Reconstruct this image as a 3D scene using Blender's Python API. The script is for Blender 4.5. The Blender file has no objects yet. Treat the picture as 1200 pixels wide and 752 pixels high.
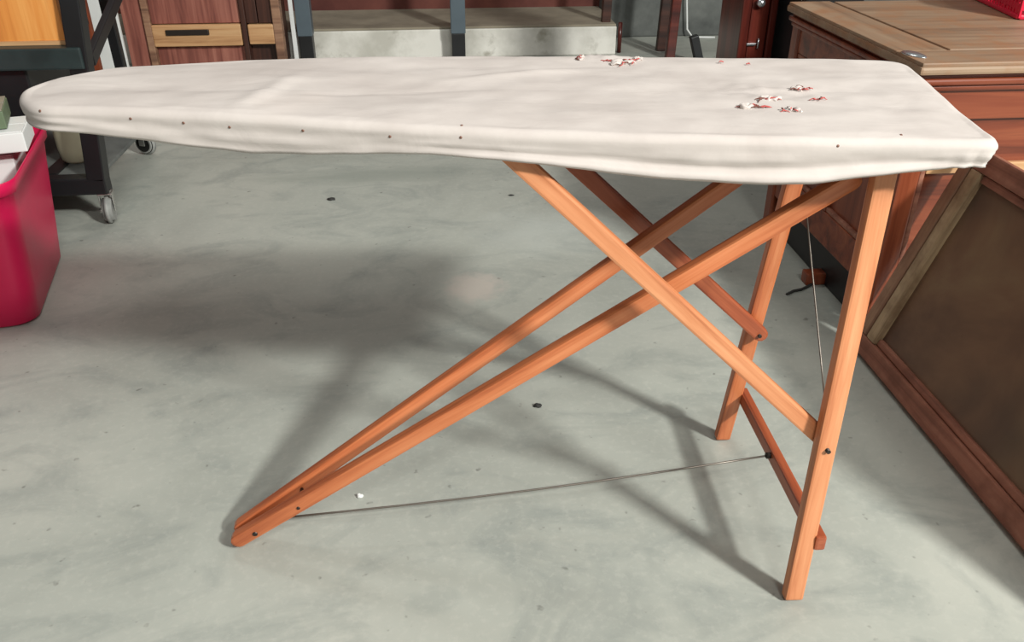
import bpy, bmesh, math, random
from mathutils import Vector, Matrix, noise
from mathutils.bvhtree import BVHTree

random.seed(4)
S = bpy.context.scene
COL = S.collection

# ------------------------------------------------------------------ camera
CAM = Vector((0.382, -1.180, 1.112))
YAW, PITCH, F = 0.089, 0.519, 1000.3
fw = Vector((math.sin(YAW) * math.cos(PITCH), math.cos(YAW) * math.cos(PITCH), -math.sin(PITCH)))
rt = Vector((math.cos(YAW), -math.sin(YAW), 0.0))
up = rt.cross(fw)
cd = bpy.data.cameras.new('camera')
cam = bpy.data.objects.new('camera', cd)
COL.objects.link(cam)
cam.matrix_world = Matrix(((rt.x, up.x, -fw.x, CAM.x), (rt.y, up.y, -fw.y, CAM.y), (rt.z, up.z, -fw.z, CAM.z), (0, 0, 0, 1)))
cd.sensor_width = 36.0
cd.lens = F / 1200 * 36
cd.clip_start = 0.05
S.camera = cam

# ------------------------------------------------------------------ world and lamps
S.view_settings.view_transform = 'Standard'
S.view_settings.look = 'None'
S.view_settings.exposure = -0.08
S.view_settings.gamma = 1.0
W = bpy.data.worlds.new('world')
S.world = W
W.use_nodes = True
W.node_tree.nodes['Background'].inputs[0].default_value = (0.98, 1.0, 0.98, 1)
W.node_tree.nodes['Background'].inputs[1].default_value = 0.20


def ceiling_lamp(name, loc, aim, sx, sy, watts, col=(0.985, 1.0, 0.955)):
    l = bpy.data.lights.new(name, 'AREA')
    l.shape = 'RECTANGLE'
    l.size, l.size_y = sx, sy
    l.energy = watts
    l.color = col
    o = bpy.data.objects.new(name, l)
    COL.objects.link(o)
    o.location = loc
    o.rotation_euler = (Vector(aim) - Vector(loc)).to_track_quat('-Z', 'Y').to_euler()
    return o


ceiling_lamp('ceiling_lamp', (4.3, -3.9, 4.0), (0.4, 0.4, 0), 0.60, 0.35, 540)
ceiling_lamp('ceiling_lamp', (3.35, -2.6, 4.0), (0.4, 0.4, 0), 0.9, 0.45, 80)
ceiling_lamp('ceiling_lamp', (1.1, -3.3, 4.0), (0.4, 0.6, 0), 0.9, 0.35, 65)
ceiling_lamp('ceiling_lamp', (-0.4, 2.6, 4.2), (-0.1, 3.6, 0), 2.0, 0.7, 36)


# ------------------------------------------------------------------ pixel to place helpers (1200 x 752 frame)
def ray(x, y):
    return rt * ((x - 600) / F) + up * ((376 - y) / F) + fw


def atz(x, y, z=0.0):
    d = ray(x, y)
    return CAM + d * ((z - CAM.z) / d.z)


def atv(x, y, v):
    d = ray(x, y)
    return CAM + d * ((v - CAM.y) / d.y)


def atu(x, y, u):
    d = ray(x, y)
    return CAM + d * ((u - CAM.x) / d.x)


def X(px, v_, py=40):
    return atv(px, py, v_).x


def Z(px, py, v_):
    return atv(px, py, v_).z


# ------------------------------------------------------------------ materials
def lin(c):
    return tuple((v / 12.92 if v <= 0.04045 else ((v + 0.055) / 1.055) ** 2.4) for v in c)


def rgb(r, g, b):
    return lin((r / 255, g / 255, b / 255)) + (1,)


class NT:
    def __init__(s, name):
        s.m = bpy.data.materials.new(name)
        s.m.use_nodes = True
        s.t = s.m.node_tree
        s.b = s.t.nodes['Principled BSDF']

    def n(s, kind, **kw):
        o = s.t.nodes.new(kind)
        for k, v in kw.items():
            setattr(o, k, v)
        return o

    def l(s, a, b):
        s.t.links.new(a, b)

    def ramp(s, fac, stops):
        r = s.n('ShaderNodeValToRGB')
        e = r.color_ramp.elements
        while len(e) < len(stops):
            e.new(0.5)
        for q, (p, c) in zip(e, stops):
            q.position = p
            q.color = c
        s.l(fac, r.inputs[0])
        return r.outputs[0]

    def noise(s, scale, vec=None, detail=4, rough=0.55, dist=0.0):
        o = s.n('ShaderNodeTexNoise')
        o.inputs['Scale'].default_value = scale
        o.inputs['Detail'].default_value = detail
        o.inputs['Roughness'].default_value = rough
        o.inputs['Distortion'].default_value = dist
        if vec:
            s.l(vec, o.inputs['Vector'])
        return o.outputs[0]

    def mapping(s, scale=(1, 1, 1), rot=(0, 0, 0), coord='Object'):
        c = s.n('ShaderNodeTexCoord')
        m = s.n('ShaderNodeMapping')
        m.inputs['Scale'].default_value = scale
        m.inputs['Rotation'].default_value = rot
        s.l(c.outputs[coord], m.inputs[0])
        return m.outputs[0]

    def mix(s, a, b, fac, mode='MIX'):
        o = s.n('ShaderNodeMix', data_type='RGBA', blend_type=mode)
        for i, v in ((6, a), (7, b)):
            if isinstance(v, tuple):
                o.inputs[i].default_value = v
            else:
                s.l(v, o.inputs[i])
        if isinstance(fac, float):
            o.inputs[0].default_value = fac
        else:
            s.l(fac, o.inputs[0])
        return o.outputs[2]

    def bump(s, h, strength=0.2, dist=0.01):
        o = s.n('ShaderNodeBump')
        o.inputs['Strength'].default_value = strength
        o.inputs['Distance'].default_value = dist
        s.l(h, o.inputs['Height'])
        s.l(o.outputs[0], s.b.inputs['Normal'])

    def col(s, c):
        if isinstance(c, tuple):
            s.b.inputs['Base Color'].default_value = c
        else:
            s.l(c, s.b.inputs['Base Color'])


def plain(name, c, rough=0.5, metal=0.0, var=0.0, vscale=8):
    t = NT(name)
    t.b.inputs['Roughness'].default_value = rough
    t.b.inputs['Metallic'].default_value = metal
    if var:
        d = tuple(x * (1 - var) for x in c[:3]) + (1,)
        t.col(t.ramp(t.noise(vscale, t.mapping()), [(0.35, d), (0.65, c)]))
    else:
        t.col(c)
    return t.m


def wood(name, dark, mid, light, axis=0, gs=1.0, rough=0.42, wear=None, knots=0.0):
    """grain runs along local axis"""
    t = NT(name)
    sc = [26 * gs, 26 * gs, 26 * gs]
    sc[axis] = 1.3 * gs
    vec = t.mapping(tuple(sc))
    n1 = t.noise(1.6, vec, 5, 0.6, 0.6)
    n2 = t.noise(7.0, vec, 3, 0.6)
    c = t.ramp(n1, [(0.30, dark), (0.48, mid), (0.70, light)])
    c = t.mix(c, dark, t.ramp(n2, [(0.55, (0, 0, 0, 1)), (0.85, (0.35, 0.35, 0.35, 1))]), 'MIX')
    if wear:
        n3 = t.noise(9, t.mapping(), 4, 0.65)
        c = t.mix(c, wear, t.ramp(n3, [(0.45, (0, 0, 0, 1)), (0.68, (0.8, 0.8, 0.8, 1))]))
    t.col(c)
    t.b.inputs['Roughness'].default_value = rough
    t.bump(n2, 0.12, 0.002)
    return t.m


M = {}
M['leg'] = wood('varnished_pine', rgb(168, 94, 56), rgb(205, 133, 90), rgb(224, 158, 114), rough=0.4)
M['leg_dark'] = wood('shaded_old_pine', rgb(116, 52, 30), rgb(156, 78, 48), rgb(184, 104, 68), rough=0.4)  # deepened to hold the board's shade on the far brace
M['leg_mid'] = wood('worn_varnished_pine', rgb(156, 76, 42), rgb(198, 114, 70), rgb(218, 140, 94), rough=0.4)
M['board'] = wood('board_underside', rgb(70, 48, 34), rgb(112, 82, 58), rgb(140, 108, 80), rough=0.7)
M['iron'] = plain('dull_iron', rgb(70, 62, 58), 0.45, 0.8)
M['wire'] = plain('steel_wire', rgb(120, 112, 104), 0.4, 0.7)
M['black_metal'] = plain('black_painted_steel', rgb(26, 26, 28), 0.42, 0.0, 0.3)
M['green_metal'] = plain('dark_green_steel', rgb(46, 58, 58), 0.4, 0.0, 0.35, 12)
M['blue_metal'] = plain('blue_grey_steel', rgb(84, 96, 104), 0.45, 0.0, 0.15)
M['chrome'] = plain('zinc_plated_steel', rgb(196, 196, 192), 0.28, 0.9)
M['wheel'] = plain('grey_rubber', rgb(150, 150, 146), 0.6, 0, 0.25, 40)
M['black_wheel'] = plain('black_rubber', rgb(18, 18, 18), 0.3)
M['red_plastic'] = plain('magenta_red_plastic', rgb(208, 14, 76), 0.36, 0, 0.08, 5)
M['basket'] = plain('red_basket_plastic', rgb(214, 24, 60), 0.4)
M['white_box'] = plain('white_card', rgb(228, 228, 226), 0.6, 0, 0.06)
M['cream'] = plain('cream_plastic', rgb(214, 206, 176), 0.5, 0, 0.12)
M['grey_card'] = plain('grey_card', rgb(150, 146, 130), 0.6, 0, 0.3)
M['green_card'] = plain('green_card', rgb(104, 120, 92), 0.6, 0, 0.3)
M['oak_board'] = wood('orange_wood', rgb(190, 108, 46), rgb(226, 146, 70), rgb(240, 172, 96), axis=2, gs=0.5, rough=0.5)
M['pink_wood'] = wood('rosy_worn_wood', rgb(92, 48, 42), rgb(140, 82, 70), rgb(172, 112, 96), axis=2, gs=0.6, rough=0.5)
M['drawer_wood'] = wood('tan_drawer_wood', rgb(150, 104, 68), rgb(196, 150, 106), rgb(214, 174, 130), axis=0, gs=0.6)
M['dark_wood'] = wood('dark_wood', rgb(36, 20, 16), rgb(62, 36, 28), rgb(88, 52, 40), axis=2, gs=0.6)
M['chest'] = wood('red_brown_wood', rgb(72, 30, 17), rgb(124, 58, 35), rgb(152, 82, 52), axis=0, gs=0.5, rough=0.34)
M['chest_v'] = wood('red_brown_wood_upright', rgb(72, 30, 17), rgb(122, 58, 35), rgb(150, 80, 52), axis=2, gs=0.5, rough=0.34)
M['chest_top'] = wood('weathered_top_wood', rgb(100, 76, 58), rgb(142, 115, 92), rgb(162, 136, 111), axis=0, gs=0.35, rough=0.55, wear=rgb(150, 106, 74))
M['mahogany'] = wood('mahogany', rgb(44, 14, 10), rgb(84, 30, 22), rgb(112, 48, 36), axis=2, gs=0.5, rough=0.28)
M['frame_pale'] = wood('pale_weathered_wood', rgb(112, 88, 64), rgb(164, 138, 106), rgb(188, 162, 130), axis=0, gs=0.6, rough=0.7, wear=rgb(110, 84, 60))
M['frame_brown'] = wood('brown_weathered_wood', rgb(102, 58, 44), rgb(150, 96, 76), rgb(176, 124, 102), axis=0, gs=0.6, rough=0.6, wear=rgb(110, 66, 50))
M['frame_mid'] = wood('rosy_weathered_wood', rgb(96, 66, 50), rgb(146, 108, 84), rgb(170, 134, 106), axis=0, gs=0.6, rough=0.65, wear=rgb(120, 84, 66))
M['silver'] = plain('polished_metal', rgb(214, 216, 218), 0.2, 0.9)
M['thread'] = plain('red_thread', rgb(182, 84, 80), 0.8)
M['thread_dark'] = plain('dark_thread', rgb(110, 66, 56), 0.9)
M['pink_pad'] = plain('pink_padding', rgb(214, 178, 166), 0.95, 0, 0.2, 120)
M['tack'] = plain('rusty_tack', rgb(128, 92, 78), 0.5, 0.4)
M['chip_dark'] = plain('dark_chip', rgb(50, 48, 46), 0.8, 0, 0.3, 60)
M['chip_white'] = plain('white_chip', rgb(226, 226, 224), 0.5)

# cotton cover
t = NT('cotton_cover')
v = t.mapping()
c = t.ramp(t.noise(5, v, 5, 0.6), [(0.32, rgb(188, 177, 171)), (0.66, rgb(206, 196, 190))])
c = t.mix(c, rgb(198, 172, 156), t.ramp(t.noise(2.3, v, 3, 0.5, 0.4), [(0.60, (0, 0, 0, 1)), (0.8, (0.35, 0.35, 0.35, 1))]))
t.col(c)
t.b.inputs['Roughness'].default_value = 0.9
w1 = t.noise(9, t.mapping((1.0, 2.0, 1.0), (0, 0, 0.25)), 5, 0.55, 0.8)
t.bump(w1, 0.16, 0.010)
M['cloth'] = t.m

# concrete floor
t = NT('concrete_floor')
v = t.mapping()
big = t.noise(1.1, v, 5, 0.6, 0.5)
c = t.ramp(big, [(0.30, rgb(150, 152, 144)), (0.50, rgb(170, 172, 163)), (0.72, rgb(184, 184, 174))])
swirl = t.noise(3.2, t.mapping((1, 1.5, 1)), 6, 0.62, 1.6)
c = t.mix(c, rgb(128, 134, 130), t.ramp(swirl, [(0.48, (0, 0, 0, 1)), (0.75, (0.65, 0.65, 0.65, 1))]))
fine = t.noise(60, v, 5, 0.7)
c = t.mix(c, rgb(200, 198, 188), t.ramp(fine, [(0.5, (0, 0, 0, 1)), (0.8, (0.35, 0.35, 0.35, 1))]))
speck = t.noise(38, v, 2, 0.5)
c = t.mix(c, rgb(92, 90, 84), t.ramp(speck, [(0.70, (0, 0, 0, 1)), (0.78, (0.6, 0.6, 0.6, 1))]))


def stain(nt, c, px, py, rx, ry, colr, amt, soft=0.5):
    """worn or stained spot of the slab at a floor place, radius in metres, ragged edge"""
    p = atz(px, py)
    tc = nt.n('ShaderNodeTexCoord')
    mp = nt.n('ShaderNodeMapping')
    mp.vector_type = 'POINT'
    mp.inputs['Location'].default_value = (-p.x / rx, -p.y / ry, 0)
    mp.inputs['Scale'].default_value = (1 / rx, 1 / ry, 0)
    nt.l(tc.outputs['Object'], mp.inputs[0])
    nz = nt.n('ShaderNodeTexNoise')
    nz.inputs['Scale'].default_value = 2.4
    nz.inputs['Detail'].default_value = 5
    nt.l(mp.outputs[0], nz.inputs['Vector'])
    ln = nt.n('ShaderNodeVectorMath', operation='LENGTH')
    nt.l(mp.outputs[0], ln.inputs[0])
    ad = nt.n('ShaderNodeMath', operation='ADD')
    nt.l(ln.outputs['Value'], ad.inputs[0])
    sb = nt.n('ShaderNodeMath', operation='MULTIPLY_ADD')
    nt.l(nz.outputs[0], sb.inputs[0])
    sb.inputs[1].default_value = 1.1
    sb.inputs[2].default_value = -0.55
    nt.l(sb.outputs[0], ad.inputs[1])
    f = nt.ramp(ad.outputs[0], [(max(0, 1 - soft), (amt, amt, amt, 1)), (1.0, (0, 0, 0, 1))])
    return nt.mix(c, colr, f)


c = stain(t, c, 556, 336, 0.10, 0.10, rgb(190, 180, 170), 0.8, 0.5)
c = stain(t, c, 640, 270, 0.30, 0.22, rgb(186, 190, 184), 0.45, 0.8)
c = stain(t, c, 440, 205, 0.55, 0.10, rgb(132, 138, 130), 0.5, 0.7)
t.col(c)
t.b.inputs['Roughness'].default_value = 0.5
t.bump(fine, 0.12, 0.003)
M['concrete'] = t.m

# plaster / kerb, back wall
t = NT('white_kerb_paint')
v = t.mapping()
c = t.ramp(t.noise(4, v, 5, 0.6), [(0.35, rgb(192, 188, 178)), (0.6, rgb(226, 222, 214))])
c = t.mix(c, rgb(120, 112, 92), t.ramp(t.noise(7, v, 4, 0.6), [(0.58, (0, 0, 0, 1)), (0.72, (0.6, 0.6, 0.6, 1))]))
t.col(c)
t.b.inputs['Roughness'].default_value = 0.8
M['kerb'] = t.m
t = NT('red_brown_wall')
t.col(t.ramp(t.noise(3, t.mapping(), 5, 0.6), [(0.3, rgb(84, 40, 34)), (0.7, rgb(124, 70, 58))]))
t.b.inputs['Roughness'].default_value = 0.8
M['wall'] = t.m
t = NT('grey_painted_wall')
t.col(t.ramp(t.noise(5, t.mapping(), 5, 0.6), [(0.3, rgb(74, 76, 74)), (0.7, rgb(112, 114, 110))]))
t.b.inputs['Roughness'].default_value = 0.75
M['grey_wall'] = t.m
M['dull'] = plain('dull_beige', rgb(150, 140, 122), 0.9, 0, 0.25, 6)  # blotchy beige, duller than the kerb paint

# brown sheet in the leaning frame
t = NT('brown_stained_sheet')
v = t.mapping((1, 1, 1))
c = t.ramp(t.noise(3.0, v, 6, 0.6, 0.6), [(0.3, rgb(82, 58, 46)), (0.55, rgb(116, 86, 64)), (0.75, rgb(130, 106, 78))])
c = t.mix(c, rgb(52, 46, 42), t.ramp(t.noise(2.1, v, 3, 0.5), [(0.56, (0, 0, 0, 1)), (0.7, (0.7, 0.7, 0.7, 1))]))
t.col(c)
t.b.inputs['Roughness'].default_value = 0.45
M['sheet'] = t.m


# ------------------------------------------------------------------ mesh helpers
def link(name, me, mat, parent=None, loc=(0, 0, 0), smooth=False):
    o = bpy.data.objects.new(name, me)
    COL.objects.link(o)
    if mat is not None:
        me.materials.clear()
        me.materials.append(M[mat] if isinstance(mat, str) else mat)
    if smooth:
        for p in me.polygons:
            p.use_smooth = True
    o.location = loc
    if parent is not None:
        o.parent = parent
        o.location = Vector(loc) - parent.location
    return o


def tag(o, label, cat, group=None, kind=None):
    o['label'] = label
    o['category'] = cat
    if group:
        o['group'] = group
    if kind:
        o['kind'] = kind
    return o


def struct(o, label=None):
    o['kind'] = 'structure'
    if label:
        o['label'] = label
    return o


def empty(name, loc, label, cat, group=None):
    o = bpy.data.objects.new(name, None)
    COL.objects.link(o)
    o.location = loc
    o.empty_display_size = 0.05
    return tag(o, label, cat, group)


def bm_mesh(name, bm):
    me = bpy.data.meshes.new(name)
    bm.normal_update()
    bm.to_mesh(me)
    bm.free()
    return me


def box_mesh(name, sx, sy, sz, bev=0.003, seg=2, taper=None):
    """box centred on origin; taper scales the bottom face"""
    bm = bmesh.new()
    bmesh.ops.create_cube(bm, size=1)
    for v_ in bm.verts:
        k = 1.0
        if taper and v_.co.z < 0:
            k = taper
        v_.co = Vector((v_.co.x * sx * k, v_.co.y * sy * k, v_.co.z * sz))
    if bev:
        bmesh.ops.bevel(bm, geom=bm.edges[:], offset=bev, segments=seg, affect='EDGES', profile=0.6)
    return bm_mesh(name, bm)


def boxat(name, lo, hi, mat, parent=None, bev=0.003):
    lo, hi = Vector(lo), Vector(hi)
    d = hi - lo
    me = box_mesh(name, d.x, d.y, d.z, min(bev, min(d) * 0.4))
    return link(name, me, mat, parent, (lo + hi) / 2)


def frame_mat(p0, p1, wide):
    """matrix: x along p0->p1, y close to `wide`"""
    x = (p1 - p0).normalized()
    z = x.cross(wide).normalized()
    y = z.cross(x)
    return Matrix(((x.x, y.x, z.x), (x.y, y.y, z.y), (x.z, y.z, z.z)))


def bar(name, p0, p1, wy, wz, mat, parent=None, wide=Vector((0, 1, 0)), bev=0.004, round_a=False, round_b=False, cut=None):
    """wooden or metal bar from p0 to p1: wy = size along `wide`, wz = the other; ends may be rounded"""
    p0, p1 = Vector(p0), Vector(p1)
    L = (p1 - p0).length
    Rm = frame_mat(p0, p1, Vector(wide))
    # side outline in local x-z, extruded along y
    pts = []
    h = wz / 2

    def end(x, sgn, rnd):
        if rnd:
            return [(x - sgn * h + sgn * h * math.cos(a), h * math.sin(a)) for a in [math.radians(q) for q in (-90, -60, -30, 0, 30, 60, 90)]]
        return [(x, -h), (x, h)]
    b = end(L / 2, 1, round_b)
    a = end(-L / 2, -1, round_a)
    pts = b + a[::-1]
    bm = bmesh.new()
    f0 = [bm.verts.new((x, -wy / 2, z)) for x, z in pts]
    f1 = [bm.verts.new((x, wy / 2, z)) for x, z in pts]
    bm.faces.new(f0)
    bm.faces.new(f1[::-1])
    n = len(pts)
    for i in range(n):
        j = (i + 1) % n
        bm.faces.new((f0[j], f0[i], f1[i], f1[j]))
    bmesh.ops.recalc_face_normals(bm, faces=bm.faces[:])
    if bev:
        ed = [e for e in bm.edges if len(e.link_faces) == 2 and e.calc_face_angle(0) > 0.7]
        bmesh.ops.bevel(bm, geom=ed, offset=bev, segments=2, affect='EDGES', profile=0.6)
    o = link(name, bm_mesh(name, bm), mat, parent, (p0 + p1) / 2)
    o.rotation_euler = Rm.to_euler()
    return o


def cyl(name, p0, p1, r, mat, parent=None, seg=16, r2=None):
    p0, p1 = Vector(p0), Vector(p1)
    bm = bmesh.new()
    bmesh.ops.create_cone(bm, cap_ends=True, segments=seg, radius1=r, radius2=r if r2 is None else r2, depth=(p1 - p0).length)
    ed = [e for e in bm.edges if len(e.link_faces) == 2 and e.calc_face_angle(0) > 1.0]
    if r > 0.004:
        bmesh.ops.bevel(bm, geom=ed, offset=min(r, r if r2 is None else r2) * 0.2, segments=2, affect='EDGES')
    o = link(name, bm_mesh(name, bm), mat, parent, (p0 + p1) / 2)
    for p in o.data.polygons:
        p.use_smooth = len(p.vertices) == 4
    o.rotation_euler = (p1 - p0).to_track_quat('Z', 'Y').to_euler()
    return o


def tube(name, pts, r, mat, parent=None, seg=8, taper=False):
    pts = [Vector(p) for p in pts]
    bm = bmesh.new()
    rings = []
    for i, p in enumerate(pts):
        d = (pts[min(i + 1, len(pts) - 1)] - pts[max(i - 1, 0)]).normalized()
        a = d.orthogonal().normalized() if abs(d.z) > 0.9 else d.cross(Vector((0, 0, 1))).normalized()
        b = d.cross(a)
        k = r * (1 - 0.7 * abs(2 * i / (len(pts) - 1) - 1)) if taper else r
        rings.append([bm.verts.new(p + a * k * math.cos(q) + b * k * math.sin(q)) for q in [2 * math.pi * j / seg for j in range(seg)]])
    for A, B in zip(rings, rings[1:]):
        for j in range(seg):
            bm.faces.new((A[j], A[(j + 1) % seg], B[(j + 1) % seg], B[j]))
    bm.faces.new(rings[0][::-1])
    bm.faces.new(rings[-1])
    base = pts[0].copy()
    for v_ in bm.verts:
        v_.co -= base
    bmesh.ops.recalc_face_normals(bm, faces=bm.faces[:])
    return link(name, bm_mesh(name, bm), mat, parent, base, smooth=True)


def lerp(a, b, s):
    return Vector(a) * (1 - s) + Vector(b) * s


# ------------------------------------------------------------------ setting
fl = boxat('floor', (-5.0, -4.0, -0.10), (6.0, 6.0, 0.0), 'concrete', None, 0)
fl.location = (0.5, 1.0, -0.05)
# keep object coordinates equal to world coordinates for the floor stains
for v_ in fl.data.vertices:
    v_.co += fl.location
fl.location = (0, 0, 0)
struct(fl, 'grey trowelled concrete floor')
KV = 3.80
KX = atz(722, 65).x
KZ = atv(450, 33, KV).z
WV = atz(450, 11, KZ).y
struct(boxat('wall_back', (-5.0, WV, 0.0), (6.0, WV + 0.2, 3.4), 'wall', None, 0), 'red-brown back wall')
struct(boxat('trim_1', (-5.0, KV, 0.0), (KX, WV, KZ - 0.012), 'kerb', None, 0.008), 'low white concrete kerb along the back wall')
struct(boxat('trim_2', (-5.0, KV + 0.004, KZ - 0.012), (KX - 0.004, WV, KZ), 'dull', None, 0.004), 'dusty beige ledge on top of the white kerb')
struct(boxat('trim_3', (KX, WV - 0.12, 0.0), (6.0, WV, 1.1), 'grey_wall', None, 0.01), 'grey painted lower wall beside the kerb')

# ------------------------------------------------------------------ ironing board
BC = Vector((0.45, 0.0, 0.0))
ib = empty('ironing_board', BC, 'old wooden folding ironing board with torn off-white cotton cover', 'ironing board')


def bz(u):
    return 0.78 + 0.03 * (1.09 - u) / 1.26


OUT = [(-0.178, 0.030), (-0.172, 0.070), (-0.156, 0.108), (-0.125, 0.142), (-0.08, 0.176), (0.04, 0.207), (0.167, 0.236), (0.33, 0.250), (0.57, 0.257), (0.80, 0.252),
       (0.95, 0.250), (1.08, 0.243), (1.145, 0.232), (1.168, 0.205), (1.160, 0.150), (1.135, 0.04), (1.108, -0.07), (1.092, -0.15), (1.083, -0.196),
       (1.060, -0.208), (0.946, -0.199), (0.787, -0.191), (0.68, -0.183), (0.515, -0.163), (0.432, -0.150), (0.263, -0.116), (0.155, -0.090),
       (0.044, -0.068), (-0.065, -0.054), (-0.125, -0.046), (-0.160, -0.016)]


def closed_spline(P, n):
    P = [Vector((a, b, 0)) for a, b in P]
    m = len(P)
    pts = []
    for i in range(m):
        a, b, c_, d = P[i - 1], P[i], P[(i + 1) % m], P[(i + 2) % m]
        for k in range(24):
            s = k / 24
            pts.append(0.5 * ((2 * b) + (c_ - a) * s + (2 * a - 5 * b + 4 * c_ - d) * s * s + (3 * b - a - 3 * c_ + d) * s ** 3))
    L = [0]
    for i in range(len(pts)):
        L.append(L[-1] + (pts[(i + 1) % len(pts)] - pts[i]).length)
    out = []
    j = 0
    for k in range(n):
        q = L[-1] * k / n
        while L[j + 1] < q:
            j += 1
        s = (q - L[j]) / max(1e-9, L[j + 1] - L[j])
        out.append(pts[j % len(pts)].lerp(pts[(j + 1) % len(pts)], s))
    return out


DROP = [(-0.18, 0.030), (-0.10, 0.033), (0.0, 0.042), (0.142, 0.053), (0.26, 0.045), (0.37, 0.036), (0.455, 0.039), (0.56, 0.047), (0.66, 0.056), (0.76, 0.060), (0.85, 0.059), (0.95, 0.047), (1.03, 0.036), (1.2, 0.034)]


def drop(u):
    for (a, x), (b, y) in zip(DROP, DROP[1:]):
        if u <= b:
            s = max(0, (u - a) / (b - a))
            return x + (y - x) * s
    return DROP[-1][1]


def make_cover():
    N = 420
    out = closed_spline(OUT, N)
    bm = bmesh.new()
    rings = []
    prof = []                            # (inset fraction to spine, outward mm, down)
    for k in range(30):
        prof.append(('top', k / 30.0))
    for k in range(7):
        prof.append(('edge', k / 7.0))
    for k in range(10):
        prof.append(('skirt', k / 9.0))
    for k in range(1, 5):
        prof.append(('under', k / 4.0))
    cen = []
    for i in range(N):
        p = out[i]
        d = (out[(i + 1) % N] - out[i - 1]).normalized()
        nrm = Vector((d.y, -d.x, 0))
        su = min(max(p.x, -0.06), 1.0)
        sv = 0.035 - 0.01 * su
        cen.append((p, nrm, Vector((su, sv, 0))))
    if sum((n_.dot(p - s)) for p, n_, s in cen) < 0:
        cen = [(p, -n_, s) for p, n_, s in cen]
    rr = 0.011
    for kind, s in prof:
        ring = []
        for i, (p, nr, sp) in enumerate(cen):
            dr = drop(p.x)
            zt = bz(p.x)
            pin = p - nr * rr
            if kind == 'top':
                q = sp.lerp(pin, s)
                z = bz(q.x) + 0.002 * math.sin(math.pi * min(1, s))
                wr = 0.0034 * noise.noise(Vector((q.x * 7, q.y * 16, 1.3))) + 0.0013 * noise.noise(Vector((q.x * 22, q.y * 30, 4.1)))
                # long soft creases at the narrow end
                cr = math.exp(-((q.x - 0.12 - 0.30 * (q.y + 0.085)) / 0.016) ** 2) * math.exp(-((q.y - 0.02) / 0.08) ** 4)
                cr2 = math.exp(-((q.y - 0.02 - 0.10 * (q.x - 0.30)) / 0.010) ** 2) * math.exp(-((q.x - 0.30) / 0.12) ** 2)
                cr3 = math.exp(-((q.y - 0.12 - 0.35 * (q.x - 0.52)) / 0.012) ** 2) * math.exp(-((q.x - 0.52) / 0.10) ** 2)
                z += wr + 0.0038 * cr - 0.002 * cr2 + 0.0045 * cr3
                # lifted ragged bits by the far edge
                z += 0.006 * math.exp(-(((q.x - 0.66) / 0.05) ** 2 + ((q.y - 0.235) / 0.03) ** 2)) * (0.6 + noise.noise(Vector((q.x * 60, q.y * 60, 0))))
                z += 0.004 * math.exp(-(((q.x - 0.86) / 0.09) ** 2 + ((q.y - 0.02) / 0.06) ** 2)) * noise.noise(Vector((q.x * 45, q.y * 45, 7)))
            elif kind == 'edge':
                a = s * math.pi / 2
                q = pin + nr * rr * math.sin(a)
                z = zt - rr * (1 - math.cos(a)) + 0.0012 * noise.noise(Vector((p.x * 12, p.y * 12, 2)))
            elif kind == 'skirt':
                corner = math.exp(-((p - Vector((1.08, -0.20, 0))).length / 0.05) ** 2)
                fold = 0.0035 * noise.noise(Vector((p.x * 6, p.y * 6, s * 2.5))) + 0.0016 * noise.noise(Vector((p.x * 26, p.y * 26, s * 4)))
                fold += corner * (0.003 * math.sin(i * 1.7) - 0.004 * s)
                # loose hem roll
                fold += 0.004 * math.exp(-((s - 0.86) / 0.12) ** 2) * max(0.0, min(1.0, (p.x - 0.33) / 0.12)) * max(0.0, min(1.0, (1.04 - p.x) / 0.1))
                fold -= 0.004 * math.exp(-((s - 0.62) / 0.12) ** 2) * max(0.0, min(1.0, (p.x - 0.33) / 0.12)) * max(0.0, min(1.0, (1.04 - p.x) / 0.1))
                q = p + nr * (fold * min(1, s * 2.5) - 0.004 * s)
                z = zt - rr - (dr - rr) * s + 0.002 * noise.noise(Vector((p.x * 9, p.y * 9, 9))) * s
            else:
                q = p - nr * (0.004 + 0.030 * s)
                z = zt - dr + 0.002 + 0.006 * s
            ring.append(bm.verts.new((q.x - BC.x, q.y - BC.y, z)))
        rings.append(ring)
    for A, B in zip(rings, rings[1:]):
        for i in range(N):
            j = (i + 1) % N
            bm.faces.new((A[i], A[j], B[j], B[i]))
    bmesh.ops.remove_doubles(bm, verts=bm.verts[:], dist=0.0004)
    bmesh.ops.recalc_face_normals(bm, faces=bm.faces[:])
    me = bm_mesh('cover', bm)
    o = link('cover', me, 'cloth', ib, BC, smooth=True)
    o['label'] = 'off-white cotton cover tacked along its edge, torn with red threads'
    return o


cover = make_cover()
bv = BVHTree.FromPolygons([Vector(v_.co) + BC for v_ in cover.data.vertices], [tuple(p.vertices) for p in cover.data.polygons])


def on_cover(x, y):
    hit = bv.ray_cast(CAM, ray(x, y).normalized())
    return (hit[0], hit[1]) if hit[0] is not None else (None, None)


# wooden board below the cover
out = closed_spline(OUT, 120)
bm = bmesh.new()
T0, T1 = [], []
for i, p in enumerate(out):
    s = Vector((min(max(p.x, -0.05), 1.0), 0.03, 0))
    q = s + (p - s) * (1 - 0.018 / max(0.02, (p - s).length))
    T0.append(bm.verts.new((q.x - BC.x, q.y - BC.y, bz(q.x) - 0.010)))
    T1.append(bm.verts.new((q.x - BC.x, q.y - BC.y, bz(q.x) - 0.028)))
bm.faces.new(T0)
bm.faces.new(T1[::-1])
for i in range(len(out)):
    j = (i + 1) % len(out)
    bm.faces.new((T0[j], T0[i], T1[i], T1[j]))
bmesh.ops.recalc_face_normals(bm, faces=bm.faces[:])
link('board', bm_mesh('board', bm), 'board', ib, BC)

Y = Vector((0, 1, 0))
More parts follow.
